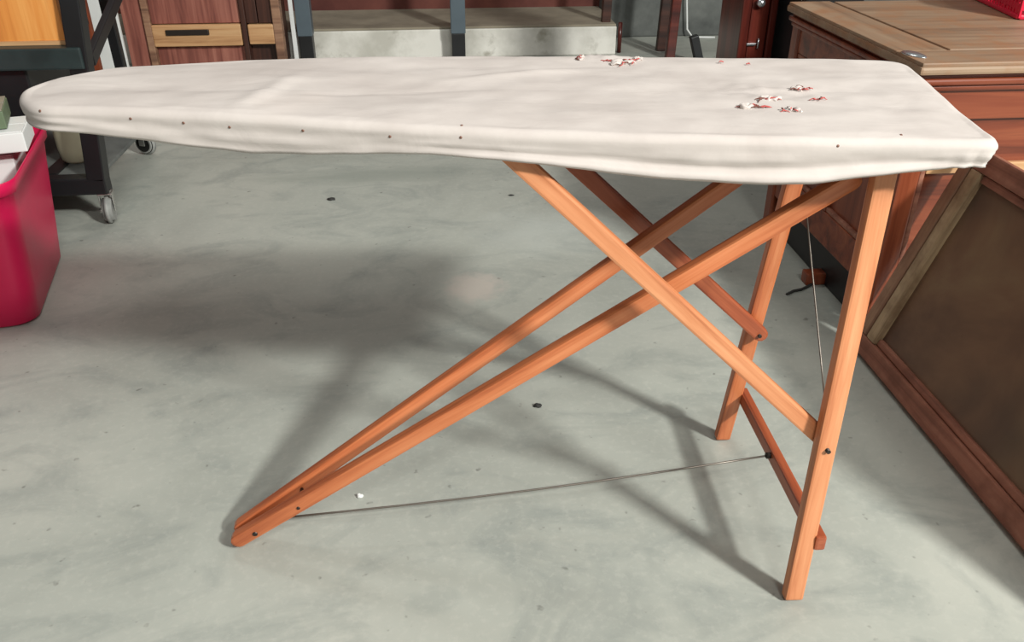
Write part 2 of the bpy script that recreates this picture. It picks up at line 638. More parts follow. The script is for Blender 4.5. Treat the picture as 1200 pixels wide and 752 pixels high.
# the pair of upright legs
A0 = atz(928, 699, 0.004)
B0 = atz(846, 512, 0.004)
A1 = Vector((0.980, -0.128, 0.756))
B1 = Vector((0.985, 0.124, 0.756))
bar('leg', A0, A1, 0.020, 0.031, 'leg', ib)
bar('leg', B0, B1, 0.020, 0.030, 'leg_mid', ib)
# stretcher between them, low down on the outer side
n0, n1 = lerp(A0, A1, 0.155), lerp(B0, B1, 0.150)
off = Vector((0.022, 0, 0))
d = (n1 - n0).normalized()
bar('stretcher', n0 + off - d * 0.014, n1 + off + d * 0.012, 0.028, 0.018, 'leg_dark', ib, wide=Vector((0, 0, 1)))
# the pair that meets in one foot
Cn, Cf = Vector((-0.012, -0.013, 0.016)), Vector((-0.012, 0.014, 0.018))
Vn = Vector((0.961, -0.1015, 0.703))
Vf = Vector((0.961, 0.1015, 0.703))
bar('front_leg', Cn, Vn, 0.022, 0.027, 'leg_mid', ib, bev=0.005, round_a=True, round_b=True)
bar('front_leg', Cf, Vf, 0.022, 0.027, 'leg_mid', ib, bev=0.005, round_a=True, round_b=True)
cyl('foot_bolt', (0.032, -0.030, 0.044), (0.032, 0.032, 0.044), 0.0045, 'iron', ib)
cyl('foot_bolt', (0.115, -0.037, 0.104), (0.115, 0.039, 0.104), 0.0030, 'iron', ib)
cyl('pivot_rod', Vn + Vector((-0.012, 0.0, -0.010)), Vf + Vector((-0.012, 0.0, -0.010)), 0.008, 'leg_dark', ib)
for s in (-1, 1):
    boxat('cleat', (0.925, s * 0.088 - 0.009, 0.715), (0.990, s * 0.088 + 0.009, 0.762), 'board', ib)
# diagonal braces
En = lerp(A0, A1, 0.385)
Ef = lerp(B0, B1, 0.385)
En = Vector((En.x + 0.012, En.y + 0.0225, En.z - 0.008))
Ef = Vector((Ef.x + 0.016, Ef.y - 0.0225, Ef.z - 0.010))
Bn = Vector((0.462, -0.130, 0.768))
Bf = Vector((0.468, 0.140, 0.770))
bar('brace', Bn, En, 0.018, 0.027, 'leg', ib)
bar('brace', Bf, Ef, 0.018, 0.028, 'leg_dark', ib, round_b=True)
cyl('brace_bolt', lerp(A0, A1, 0.385) - Y * 0.016, En + Vector((-0.012, 0.014, 0.008)), 0.0035, 'iron', ib)
cyl('brace_bolt', lerp(B0, B1, 0.385) + Y * 0.016, Ef + Vector((-0.014, -0.014, 0.010)), 0.0035, 'iron', ib)
boxat('cleat', (0.43, -0.118, 0.752), (0.50, 0.150, 0.768), 'board', ib)
# wires
w0 = Vector((0.075, 0.0, 0.052))
w1 = lerp(n0, n1, 0.52) + Vector((0.010, 0, 0.003))
tube('tie_wire', [lerp(w0, w1, k / 8) - Vector((0, 0, 0.010 * math.sin(math.pi * k / 8))) for k in range(9)], 0.0019, 'wire', ib, 6)
cyl('wire_eyelet', w1 + Vector((-0.006, 0, 0)), w1 + Vector((0.008, 0, 0)), 0.006, 'iron', ib)
w2, w3 = atv(943, 228, 0.08), lerp(A0, A1, 0.45) + Vector((-0.002, 0.012, 0))
tube('tie_wire', [lerp(w2, w3, k / 4) for k in range(5)], 0.0014, 'wire', ib, 6)

# tacks along the near edge
tk = bmesh.new()
bmesh.ops.create_uvsphere(tk, u_segments=10, v_segments=6, radius=0.0019)
tack_me = bm_mesh('tack', tk)
tack_me.materials.append(M['tack'])
for x, y in ((47, 130), (153, 139), (215, 144), (269, 149), (355, 153), (457, 160), (541, 147), (540, 161), (982, 171), (1056, 158)):
    p, n_ = on_cover(x, y)
    if p is None:
        continue
    o = bpy.data.objects.new('tack', tack_me)
    COL.objects.link(o)
    o.parent = cover
    o.location = p - BC
    o.scale = (1, 1, 0.6)
    o.rotation_euler = n_.to_track_quat('Z', 'Y').to_euler()


# tears: raised frayed cloth, padding showing, red threads
def tear(x, y, w, h, seed, threads, tuft=True, dark=True):
    rnd = random.Random(seed)
    p, n_ = on_cover(x, y)
    if p is None:
        return
    if tuft:
        bm = bmesh.new()
        for k in range(4):
            m = Matrix.Translation((rnd.uniform(-w, w) * 0.6, rnd.uniform(-h, h) * 0.6, 0.001)) @ Matrix.Diagonal((rnd.uniform(0.5, 1.0) * w * 0.5, rnd.uniform(0.5, 1.0) * h * 0.5, rnd.uniform(0.002, 0.0045), 1))
            r = bmesh.ops.create_icosphere(bm, subdivisions=3, radius=1, matrix=m)
            for q in r['verts']:
                q.co += Vector((noise.noise(q.co * 160), noise.noise(q.co * 160 + Vector((5, 0, 0))), noise.noise(q.co * 160 + Vector((0, 5, 0))))) * 0.004
        link('frayed_tuft', bm_mesh('frayed_tuft', bm), 'pink_pad' if seed % 2 else 'cloth', cover, p, smooth=True).location = p - BC
    for k in range(threads):
        a = rnd.uniform(-0.5, 0.5) + (0 if rnd.random() < 0.7 else 1.2)
        L = rnd.uniform(0.6, 1.2) * w * 0.8
        s = p + Vector((rnd.uniform(-w, w) * 0.8, rnd.uniform(-h, h) * 0.8, 0))
        pts = []
        for q in range(7):
            f_ = q / 6
            zz = 0.0010 + 0.003 * math.sin(math.pi * f_) * rnd.uniform(0.3, 1.0)
            pts.append(s + Vector((math.cos(a) * L * (f_ - .5) + rnd.uniform(-.002, .002), math.sin(a) * L * (f_ - .5) + rnd.uniform(-.002, .002), zz)))
        o = tube('frayed_thread', pts, 0.0012, 'thread_dark' if (dark and k % 2 == 1) else 'thread', cover, 6, True)
        o.location = pts[0] - BC


tear(679, 69, 0.010, 0.014, 2, 6)
tear(728, 74, 0.028, 0.016, 4, 9)
tear(748, 70, 0.014, 0.008, 6, 1)
tear(880, 126, 0.024, 0.008, 8, 9)
tear(903, 117, 0.024, 0.008, 10, 7)
tear(926, 129, 0.015, 0.014, 12, 8)
tear(938, 105, 0.016, 0.010, 14, 7)
tear(964, 117, 0.026, 0.006, 16, 3, False)
tear(866, 67, 0.016, 0.010, 18, 0)
tear(838, 74, 0.014, 0.006, 20, 1, False)
tear(868, 76, 0.014, 0.006, 22, 1, False)

# ------------------------------------------------------------------ chest on the right
CX, CY, CH = 1.425, 0.585, 0.690
CXB, CYB = 2.45, atu(924, 60, CX).y
ch = empty('chest', (CX, CY, 0), 'low red-brown wooden chest with weathered pale top', 'chest')
LEGH = 0.120
# corner posts with feet
for x, y in ((CX, CY), (CXB - 0.05, CY), (CX, CYB - 0.05), (CXB - 0.05, CYB - 0.05)):
    boxat('corner_post', (x, y, 0.0), (x + 0.05, y + 0.05, CH - 0.05), 'chest_v', ch, 0.006)
# side: framed panels
boxat('side_rail', (CX + 0.006, CY + 0.05, LEGH), (CX + 0.034, CYB - 0.05, LEGH + 0.09), 'chest', ch)
boxat('side_rail', (CX + 0.006, CY + 0.05, CH - 0.13), (CX + 0.034, CYB - 0.05, CH - 0.05), 'chest', ch)
ym = (CY + CYB) / 2
boxat('side_stile', (CX + 0.006, ym - 0.035, LEGH + 0.09), (CX + 0.034, ym + 0.035, CH - 0.13), 'chest_v', ch)
for a, b in ((CY + 0.05, ym - 0.035), (ym + 0.035, CYB - 0.05)):
    boxat('side_panel', (CX + 0.018, a, LEGH + 0.09), (CX + 0.028, b, CH - 0.13), 'chest_v', ch, 0)
    for z0 in (LEGH + 0.09, CH - 0.145):
        boxat('panel_bead', (CX + 0.008, a, z0), (CX + 0.020, b, z0 + 0.014), 'frame_brown', ch, 0.004)
# front: apron rails, panel, pale strip
boxat('front_rail', (CX + 0.05, CY + 0.006, CH - 0.13), (CXB - 0.05, CY + 0.034, CH - 0.05), 'chest', ch)
boxat('front_panel', (CX + 0.05, CY + 0.016, LEGH + 0.03), (CXB - 0.05, CY + 0.026, CH - 0.13), 'chest', ch, 0)
boxat('front_strip', (CX + 0.064, CY + 0.004, 0.435), (CXB - 0.05, CY + 0.018, 0.458), 'drawer_wood', ch)
boxat('front_rail', (CX + 0.064, CY + 0.006, LEGH), (CXB - 0.05, CY + 0.034, LEGH + 0.07), 'chest', ch)
boxat('bottom', (CX + 0.02, CY + 0.02, LEGH), (CXB - 0.02, CYB - 0.02, LEGH + 0.02), 'dark_wood', ch)
boxat('back', (CX + 0.05, CYB - 0.04, LEGH), (CXB - 0.05, CYB - 0.02, CH - 0.05), 'dark_wood', ch)
boxat('end_panel', (CXB - 0.035, CY + 0.05, LEGH), (CXB - 0.015, CYB - 0.05, CH - 0.05), 'chest_v', ch)
boxat('under_shade_block', (CX + 0.030, CY + 0.08, 0.0), (CXB - 0.10, CYB - 0.06, LEGH), 'black_metal', ch, 0.003)  # added black block, stands in for the shade under the chest
boxat('middle_foot', (CX - 0.025, 0.885, 0.0), (CX + 0.035, 0.925, 0.035), 'chest_v', ch, 0.005)
boxat('corner_bead', (CX + 0.050, CY + 0.002, LEGH), (CX + 0.062, CY + 0.016, CH - 0.13), 'frame_brown', ch, 0.004)
# stepped moulding under the top
for k, (o_, z0, z1) in enumerate(((0.004, CH - 0.064, CH - 0.050), (0.011, CH - 0.050, CH - 0.036), (0.003, CH - 0.036, CH - 0.026))):
    boxat('moulding', (CX - o_, CY - o_, z0), (CXB + o_, CYB + o_, z1), 'chest', ch, 0.005)
# top: panel with a framed border
tp = boxat('lid', (CX - 0.018, CY - 0.018, CH - 0.026), (CXB + 0.018, CYB + 0.018, CH - 0.008), 'chest_top', ch, 0.006)
boxat('lid_border', (CX - 0.014, CY - 0.014, CH - 0.010), (CXB + 0.014, CY + 0.105, CH), 'chest_top', ch, 0.003)
lb = bar('lid_border', (CX + 0.046, CY + 0.105, CH - 0.005), (CX + 0.046, CYB + 0.014, CH - 0.005), 0.12, 0.010, 'chest_top', ch, wide=Vector((1, 0, 0)), bev=0.003)
boxat('lid_field', (CX + 0.118, CY + 0.117, CH - 0.010), (CXB - 0.02, CYB + 0.012, CH - 0.001), 'chest_top', ch, 0.003)
# bright metal corner plate
cp = atz(1074, 66, CH)
bm = bmesh.new()
bmesh.ops.create_uvsphere(bm, u_segments=20, v_segments=10, radius=1, matrix=Matrix.Diagonal((0.016, 0.036, 0.006, 1)))
o = link('metal_plate', bm_mesh('metal_plate', bm), 'silver', ch, (CX + 0.004, CY + 0.062, CH + 0.001), smooth=True)
o.rotation_euler = (0, 0, 0.25)
o['label'] = 'bright metal plate near the corner of the lid'

# red basket on the chest
b0 = atz(1145, 0, CH)
b1 = atz(1200, 26, CH)
bk = empty('basket', (b1.x + 0.12, b0.y - 0.02, CH), 'red plastic mesh basket standing on the weathered chest top', 'basket')
dirv = Vector((b1.x - b0.x, b1.y - b0.y, 0)).normalized()
nrm = Vector((-dirv.y, dirv.x, 0))
if nrm.x < 0:
    nrm = -nrm
o0 = Vector((b0.x, b0.y, CH)) - dirv * 0.06


def bp(s, t_, z):
    return o0 + dirv * s + nrm * t_ + Vector((0, 0, z))


BL, BW, BHt = 0.36, 0.24, 0.15
for z in (0.006, BHt):
    for (s0, t0, s1, t1) in ((0, 0, BL, 0), (BL, 0, BL, BW), (BL, BW, 0, BW), (0, BW, 0, 0)):
        bar('basket_rim', bp(s0, t0, z), bp(s1, t1, z), 0.012, 0.012, 'basket', bk, wide=Vector((0, 0, 1)))
for i in range(1, 5):
    z = BHt * i / 5
    for (s0, t0, s1, t1) in ((0, 0, BL, 0), (BL, BW, 0, BW), (0, BW, 0, 0), (BL, 0, BL, BW)):
        bar('basket_slat', bp(s0, t0, z), bp(s1, t1, z), 0.016, 0.004, 'basket', bk, wide=Vector((0, 0, 1)), bev=0)
for i in range(19):
    s = BL * i / 18
    for tt in (0, BW):
        bar('basket_slat', bp(s, tt, 0.004), bp(s, tt, BHt), 0.012, 0.005, 'basket', bk, wide=dirv, bev=0)
for i in range(1, 12):
    tt = BW * i / 12
    for s in (0, BL):
        bar('basket_slat', bp(s, tt, 0.004), bp(s, tt, BHt), 0.012, 0.005, 'basket', bk, wide=nrm, bev=0)
bar('basket_floor', bp(0, BW / 2, 0.004), bp(BL, BW / 2, 0.004), BW, 0.005, 'basket', bk, wide=nrm, bev=0)

# ------------------------------------------------------------------ leaning frame with brown sheet
FL0 = Vector((1.392, 0.555, 0.0))      # far bottom corner
FT0 = Vector((1.572, 0.555, 0.505))    # far top corner
FLEN = 0.95
uv = (FT0 - FL0)
FHt = uv.length
uv.normalize()
al = Vector((0, -1, 0))
fn = al.cross(uv).normalized()          # face normal
if fn.x > 0:
    fn = -fn
fr = empty('picture_frame', FL0, 'weathered wooden frame with a dark brown sheet leaning beside the chest', 'frame')


def fp(s, h, d=0.0):
    return FL0 + al * s + uv * h + fn * d + Vector((0, 0, 0.008))


RW, RT = 0.044, 0.028
def rail(name, s0, h0, s1, h1, w, tck, mat, d=0.0):
    a, b = fp(s0, h0, d), fp(s1, h1, d)
    wd = uv if abs(h1 - h0) < 1e-6 else al
    return bar(name, a, b, w, tck, mat, fr, wide=wd, bev=0.004)


rail('bottom_rail', 0, RW / 2, FLEN, RW / 2, RW, RT, 'frame_brown')
rail('bottom_rail_lip', 0.078, RW + 0.010, FLEN - RW, RW + 0.010, 0.018, RT * 0.7, 'frame_brown', -0.004)
rail('top_rail', 0, FHt - RW / 2, FLEN, FHt - RW / 2, RW, RT, 'frame_brown')
rail('top_rail_lip', 0.078, FHt - RW - 0.010, FLEN - RW, FHt - RW - 0.010, 0.018, RT * 0.7, 'frame_brown', -0.004)
rail('stile', 0.018, RW, 0.018, FHt - RW, 0.036, RT, 'frame_mid')
rail('stile_lip', 0.059, RW, 0.059, FHt - RW, 0.038, RT * 0.9, 'frame_pale', 0.001)
rail('stile', FLEN - RW / 2, RW, FLEN - RW / 2, FHt - RW, RW, RT, 'frame_brown')
o = bar('sheet', fp(RW * 0.6, FHt / 2, -0.006), fp(FLEN - RW * 0.6, FHt / 2, -0.006), FHt - RW * 1.2, 0.006, 'sheet', fr, wide=uv, bev=0)
o['label'] = 'dark brown mottled sheet'

a, b = fp(FLEN * 0.45, FHt - 0.05, -0.020), fp(FLEN * 0.45, 0.0, 0)
bar('back_strut', a, (a.x + 0.20, a.y, 0.012), 0.04, 0.016, 'frame_brown', fr)

# ------------------------------------------------------------------ red tote bin
RBH = 0.395
rb = empty('storage_bin', (-0.95, 1.05, 0), 'magenta-red plastic bin with a flared rim on the concrete floor', 'bin')
c_near = atz(36, 381)
c_far = atz(66, 300)
ex = Vector((c_far.x - c_near.x, c_far.y - c_near.y, 0)).normalized()   # along the right face, away from camera
ey = Vector((-ex.y, ex.x, 0))                                           # to the left
if ey.x > 0:
    ey = -ey
lenE = (c_far - c_near).length + 0.03
widE = 0.52
mid = Vector((c_near.x + 0.018, c_near.y, 0)) + ex * lenE / 2 + ey * widE / 2


def rrect(a, b, r, n=6):
    P = []
    for cx_, cy_, st in ((a / 2 - r, b / 2 - r, 0), (-a / 2 + r, b / 2 - r, 90), (-a / 2 + r, -b / 2 + r, 180), (a / 2 - r, -b / 2 + r, 270)):
        for k in range(n + 1):
            q = math.radians(st + 90 * k / n)
            P.append((cx_ + r * math.cos(q), cy_ + r * math.sin(q)))
        # straight edge subdivisions
    return P


def dense(P, m=6):
    Q = []
    for i in range(len(P)):
        a, b = Vector(P[i] + (0,)), Vector(P[(i + 1) % len(P)] + (0,))
        k = m if (b - a).length > 0.08 else 1
        for j in range(k):
            Q.append(a.lerp(b, j / k))
    return Q


bm = bmesh.new()
levels = [(0.0, -0.012, 0.05), (0.008, 0.0, 0.055), (0.10, 0.010, 0.058), (0.20, 0.020, 0.060), (0.30, 0.030, 0.062), (0.360, 0.037, 0.064), (0.362, 0.045, 0.066), (0.392, 0.048, 0.068), (0.395, 0.046, 0.068),
          (0.392, 0.042, 0.066), (0.30, 0.026, 0.06), (0.15, 0.010, 0.056), (0.012, -0.004, 0.05)]
rings = []
for z, g, r in levels:
    P = dense(rrect(lenE + 2 * g, widE + 2 * g, r))
    ring = []
    for q in P:
        zz = z
        w_ = mid + ex * q.x + ey * q.y
        ring.append(bm.verts.new((w_.x - rb.location.x, w_.y - rb.location.y, zz)))
    rings.append(ring)
for A_, B_ in zip(rings, rings[1:]):
    for i in range(len(A_)):
        j = (i + 1) % len(A_)
        bm.faces.new((A_[i], A_[j], B_[j], B_[i]))
bm.faces.new(rings[0][::-1])
bm.faces.new(rings[-1])
bmesh.ops.recalc_face_normals(bm, faces=bm.faces[:])
link('bin_body', bm_mesh('bin_body', bm), 'red_plastic', rb, rb.location, smooth=True)


def loose_box(name, cx_, cy_, z0, sx, sy, sz, rot, mat, label, cat, tilt=0.0, lid=None, group=None):
    e_ = empty(name, (cx_, cy_, z0), label, cat, group)
    o = link('box_body', box_mesh('box_body', sx, sy, sz, 0.003), mat, e_, (cx_, cy_, z0 + sz / 2))
    l_ = link('flap', box_mesh('flap', sx * 0.98, sy * 0.48, 0.004, 0.001), lid or mat, e_, (cx_, cy_ - sy * 0.25, z0 + sz + 0.002))
    link('flap', box_mesh('flap', sx * 0.98, sy * 0.48, 0.004, 0.001), lid or mat, e_, (cx_, cy_ + sy * 0.25, z0 + sz + 0.002))
    e_.rotation_euler = (tilt, 0, rot)
    return e_


rotb = math.atan2(ex.y, ex.x) - math.pi / 2
p1 = atz(14, 178, 0.375)
loose_box('carton', p1.x - 0.10, p1.y + 0.02, 0.012, 0.20, 0.14, 0.360, rotb, 'white_box', 'lower white carton with plain flaps inside the red bin', 'carton')
p2 = atz(34, 150, 0.44)
loose_box('carton', p2.x - 0.125, p2.y - 0.02, 0.397, 0.24, 0.15, 0.050, rotb + 0.05, 'white_box', 'flat white carton lying across the top of the red bin', 'carton')
loose_box('carton', p2.x - 0.160, p2.y - 0.01, 0.453, 0.22, 0.15, 0.045, rotb + 0.12, 'green_card', 'flat green and grey carton on the pile above the red bin', 'carton', 0.0, 'grey_card')

# ------------------------------------------------------------------ cart on casters
fwh = atz(125, 263)
bwh = atz(165, 181)
FX, FY = fwh.x - 0.020, fwh.y + 0.02
BX, BY = FX - 0.03, bwh.y
ct = empty('utility_cart', (FX - 0.5, (FY + BY) / 2, 0), 'black steel cart on casters with dark green shelf rail', 'cart')
PT = 0.055
ZB = 0.150
CWd = 0.95
p_lo = atv(116, 212, FY)
p_hi = atv(86, 10, FY)
dirp = (p_hi - p_lo).normalized()
hi = p_lo + dirp * (1.15 / dirp.z)
bar('post', Vector((p_lo.x, FY, ZB)), hi, PT, PT, 'black_metal', ct, wide=Vector((0, 1, 0)), bev=0.004)
b_lo = Vector((X(160, BY, 155), BY, ZB))
bar('post', b_lo, Vector((b_lo.x - 0.02, BY, hi.z)), 0.036, 0.036, 'black_metal', ct, bev=0.004)
for yy in (FY, BY):
    x1 = p_lo.x - CWd
    bar('post', (x1, yy, ZB), (x1 - 0.05, yy, 1.3), PT, PT, 'black_metal', ct, bev=0.004)
    boxat('base_rail', (x1 - PT / 2, yy - PT / 2, ZB - 0.045), ((p_lo.x if yy == FY else b_lo.x) + PT / 2, yy + PT / 2, ZB + 0.01), 'black_metal', ct, 0.005)
for xx in (p_lo.x - 0.16, p_lo.x - CWd):
    boxat('base_rail', (xx - PT / 2, FY + PT / 2, ZB - 0.045), (xx + PT / 2, BY - PT / 2, ZB + 0.01), 'black_metal', ct, 0.005)
boxat('base_shelf', (p_lo.x - CWd, FY, ZB - 0.005), (p_lo.x, BY, ZB + 0.008), 'grey_wall', ct, 0.003)
# upper shelf rail
zr = atv(50, 66, FY).z
boxat('shelf_rail', (p_lo.x - CWd - 0.04, FY - 0.034, zr - 0.034), (atv(101, 66, FY).x, FY + 0.030, zr + 0.030), 'green_metal', ct, 0.006)
boxat('upper_shelf', (p_lo.x - CWd - 0.02, FY + 0.03, zr - 0.030), (p_lo.x - 0.16, BY - 0.03, zr + 0.016), 'black_metal', ct, 0.004)
boxat('shelf_dark_box', (p_lo.x - CWd, FY + 0.0, zr - 0.20), (p_lo.x - 0.13, FY + 0.40, zr - 0.036), 'black_metal', ct, 0.006)  # added black box that darkens the space under the shelf
# diagonal brace on the open side
bar('diagonal_brace', atv(106, 70, FY + 0.07), atv(146, -25, BY - 0.05), 0.022, 0.042, 'black_metal', ct, wide=Vector((1, 0, 0)), bev=0.004)


def caster(x, y, wheel, turn, hub=0.016, hubm='chrome'):
    """fork hanging from the base rail with its wheel"""
    r = 0.046
    z = r
    rv = Vector((math.cos(turn), math.sin(turn), 0))    # axle direction
    fwd = Vector((-rv.y, rv.x, 0))
    k = Vector((x, y, 0))
    f = cyl('caster_stem', k + Vector((0, 0, ZB - 0.048)), k + Vector((0, 0, ZB - 0.035)), 0.020, 'chrome', ct, 20)
    bar('caster_plate', k + Vector((0, 0, ZB - 0.048)) - rv * 0.022, k + Vector((0, 0, ZB - 0.048)) + rv * 0.022, 0.04, 0.006, 'chrome', ct, wide=fwd, bev=0.002)
    for s in (-1, 1):
        bar('caster_fork', k + rv * s * 0.020 + Vector((0, 0, ZB - 0.048)), k + rv * s * 0.020 + Vector((0, 0, z - 0.006)), 0.026, 0.004, 'chrome', ct, wide=fwd, bev=0.0015)
    w = cyl('caster_wheel', k - rv * 0.0145 + Vector((0, 0, z)), k + rv * 0.0145 + Vector((0, 0, z)), r, wheel, ct, 28)
    h = cyl('wheel_hub', k - rv * 0.0165 + Vector((0, 0, z)), k + rv * 0.0165 + Vector((0, 0, z)), hub, hubm, ct, 20)
    cyl('brake_tab', k - rv * 0.03 + Vector((0, 0, z - 0.004)), k - rv * 0.018 + Vector((0, 0, z - 0.004)), 0.009, 'chrome', ct, 10)


caster(p_lo.x + 0.010, FY, 'wheel', 0.16)
caster(b_lo.x + 0.025, BY, 'wheel', -2.0, 0.039, 'black_wheel')
caster(p_lo.x - CWd, FY, 'wheel', 0.5)
caster(p_lo.x - CWd, BY, 'wheel', 0.1)

# orange wood board standing on the shelf
ow = empty('cabinet_door', (p_lo.x - 0.5, FY + 0.05, zr + 0.03), 'orange wooden cabinet door standing on the green shelf rail', 'door')
rx1 = atv(80, 50, FY + 0.02).x
for k in range(4):
    w_ = 0.20
    boxat('plank', (rx1 - (k + 1) * w_, FY + 0.030 - 0.02, zr + 0.042), (rx1 - k * w_ - 0.0015, FY + 0.030, zr + 0.62), 'oak_board', ow, 0.002)
boxat('bottom_edge', (rx1 - 0.8, FY + 0.006, zr + 0.030), (rx1 + 0.002, FY + 0.030, zr + 0.043), 'drawer_wood', ow, 0.002)

# cream bundle on the cart's base
cb = empty('plastic_jug', (p_lo.x - 0.115, FY + 0.17, ZB + 0.008), 'cream plastic jug on the grey base shelf of the cart', 'jug')
bm = bmesh.new()
prof = [(0.0, 0.0), (0.040, 0.0), (0.050, 0.01), (0.056, 0.05), (0.058, 0.14), (0.050, 0.18), (0.028, 0.205), (0.024, 0.23), (0.0, 0.23)]
vs = [[bm.verts.new((r_ * math.cos(a), r_ * math.sin(a), z_)) for a in [2 * math.pi * k / 24 for k in range(24)]] for r_, z_ in prof[1:-1]]
for A_, B_ in zip(vs, vs[1:]):
    for i in range(24):
        j = (i + 1) % 24
        bm.faces.new((A_[i], A_[j], B_[j], B_[i]))
bm.faces.new(vs[0][::-1])
bm.faces.new(vs[-1])
link('jug_body', bm_mesh('jug_body', bm), 'cream', cb, cb.location, smooth=True)
cyl('cap', cb.location + Vector((0, 0, 0.231)), cb.location + Vector((0, 0, 0.258)), 0.027, 'white_box', cb, 20)
tube('handle', [cb.location + Vector(q) for q in ((0.022, 0, 0.21), (0.055, 0, 0.215), (0.078, 0, 0.19), (0.080, 0, 0.14), (0.055, 0, 0.11))], 0.009, 'cream', cb, 8)

# ------------------------------------------------------------------ far side: drawer cabinet, rack, lockers
DY = 3.55


dc = empty('drawer_cabinet', (X(240, DY), DY, 0), 'rosy worn wooden cabinet with a tan drawer below a plain panel', 'cabinet')
xl, xr = X(147, DY), X(332, DY)
zt0, zt1 = Z(250, 53, DY), Z(250, 28, DY)
boxat('side', (xl, DY, 0.0), (xl + 0.10, DY + 0.22, 0.95), 'pink_wood', dc)
boxat('corner_post', (X(172, DY), DY - 0.02, 0.0), (X(180, DY), DY + 0.03, 0.95), 'frame_mid', dc, 0.004)
boxat('upper_panel', (X(180, DY), DY, zt1 + 0.004), (X(284, DY), DY + 0.03, 0.95), 'pink_wood', dc)
dw = boxat('drawer', (X(180, DY), DY - 0.022, zt0), (X(284, DY), DY + 0.16, zt1), 'drawer_wood', dc, 0.006)
hz = Z(220, 37, DY)
hp = bar('drawer_pull', (X(196, DY) , DY - 0.026, hz), (X(247, DY), DY - 0.026, hz), 0.028, 0.012, 'iron', None, wide=Vector((0, 0, 1)), bev=0.004, round_a=True, round_b=True)
hp.parent = dw
hp.location = hp.location - dc.location - dw.location
boxat('divider_post', (X(285, DY), DY - 0.02, 0.0), (X(291, DY), DY + 0.05, 0.95), 'dark_wood', dc, 0.004)
boxat('small_drawer', (X(292, DY), DY - 0.018, zt0 + 0.004), (X(322, DY), DY + 0.16, zt1 - 0.004), 'drawer_wood', dc, 0.006)
boxat('small_panel', (X(291, DY), DY, zt1), (X(304, DY), DY + 0.03, 0.95), 'dark_wood', dc)
boxat('small_panel', (X(305, DY), DY, zt1), (X(322, DY), DY + 0.03, 0.95), 'dark_wood', dc)
boxat('corner_post', (X(322, DY), DY - 0.02, 0.0), (xr, DY + 0.05, 0.95), 'frame_mid', dc, 0.004)
boxat('kick_panel', (X(180, DY), DY + 0.02, 0.02), (X(285, DY), DY + 0.04, zt0 - 0.01), 'pink_wood', dc)
boxat('body', (xl + 0.10, DY + 0.05, 0.03), (xr - 0.01, DY + 0.22, 0.93), 'dark_wood', dc, 0.004)
boxat('top', (xl - 0.01, DY - 0.03, 0.95), (xr + 0.01, DY + 0.23, 0.98), 'pink_wood', dc)

# rack with blue-grey uprights on black feet
RY = 3.72
rk = empty('storage_rack', (X(447, RY), RY, 0), 'tall blue-grey steel rack with black-footed uprights by the white kerb', 'rack')
zf = Z(357, 41, RY)
for px in (358.5, 537):
    w_ = 0.040
    x = X(px, RY)
    boxat('post_foot', (x - w_ * 0.92, RY - 0.035, 0.0), (x + w_ * 0.92, RY + 0.035, zf), 'black_metal', rk, 0.004)
    boxat('upright', (x - w_, RY - 0.04, zf), (x + w_, RY + 0.04, 2.2), 'blue_metal', rk, 0.004)
for zb in (0.62, 1.3, 2.0):
    boxat('cross_beam', (X(358, RY), RY - 0.03, zb), (X(537, RY), RY + 0.03, zb + 0.09), 'blue_metal', rk, 0.004)

# pale upright strip by the rack
ps = empty('wood_lath', (X(344, 3.70), 3.70, 0), 'thin pale lath standing between the tan drawer post and rack upright', 'lath')
boxat('lath_strip', (X(342, 3.70), 3.69, 0.0), (X(347, 3.70), 3.71, 1.1), 'white_box', ps)
boxat('lath_cap', (X(341.5, 3.70), 3.685, 1.1), (X(347.5, 3.70), 3.715, 1.12), 'white_box', ps)

# white panel behind the cart
wp = empty('white_panel', (X(120, 3.2, 50), 3.2, 0), 'white sheet panel standing behind the black cart posts', 'panel')
boxat('panel_sheet', (X(90, 3.2, 50), 3.19, 0.0), (X(145, 3.2, 50), 3.21, 1.0), 'white_box', wp)
boxat('panel_edge', (X(90, 3.2, 50), 3.185, 1.0), (X(145, 3.2, 50), 3.215, 1.02), 'white_box', wp)
# red-brown upright behind the cart
rp = empty('wooden_plank', (X(103, 2.5, 30), 2.6, 0), 'narrow red-brown plank standing behind the cart shelf rail', 'plank')
boxat('plank_board', (X(88, 2.6, 30), 2.59, 0.0), (X(107, 2.6, 30), 2.62, 1.1), 'chest_v', rp)
boxat('plank_end', (X(88, 2.6, 30), 2.588, 1.1), (X(107, 2.6, 30), 2.622, 1.11), 'dark_wood', rp)

# brown stand by the grey wall
SV = 3.66
st = empty('wooden_stand', (X(775, SV), SV, 0), 'dark brown wooden stand in front of the grey wall', 'stand')
sx0 = X(787, SV)
for dx, dy in ((0, 0), (-0.34, 0.22), (0, 0.22), (-0.34, 0.0)):
    if dx and not dy:
        continue
    bar('leg', (sx0 + dx, SV + dy, 0.0), (sx0 + dx + 0.02, SV + dy, 0.62), 0.045, 0.05, 'mahogany' if not dy else 'dark_wood', st)
boxat('stand_top', (sx0 - 0.40, SV - 0.05, 0.62), (sx0 + 0.06, SV + 0.27, 0.65), 'mahogany', st, 0.006)

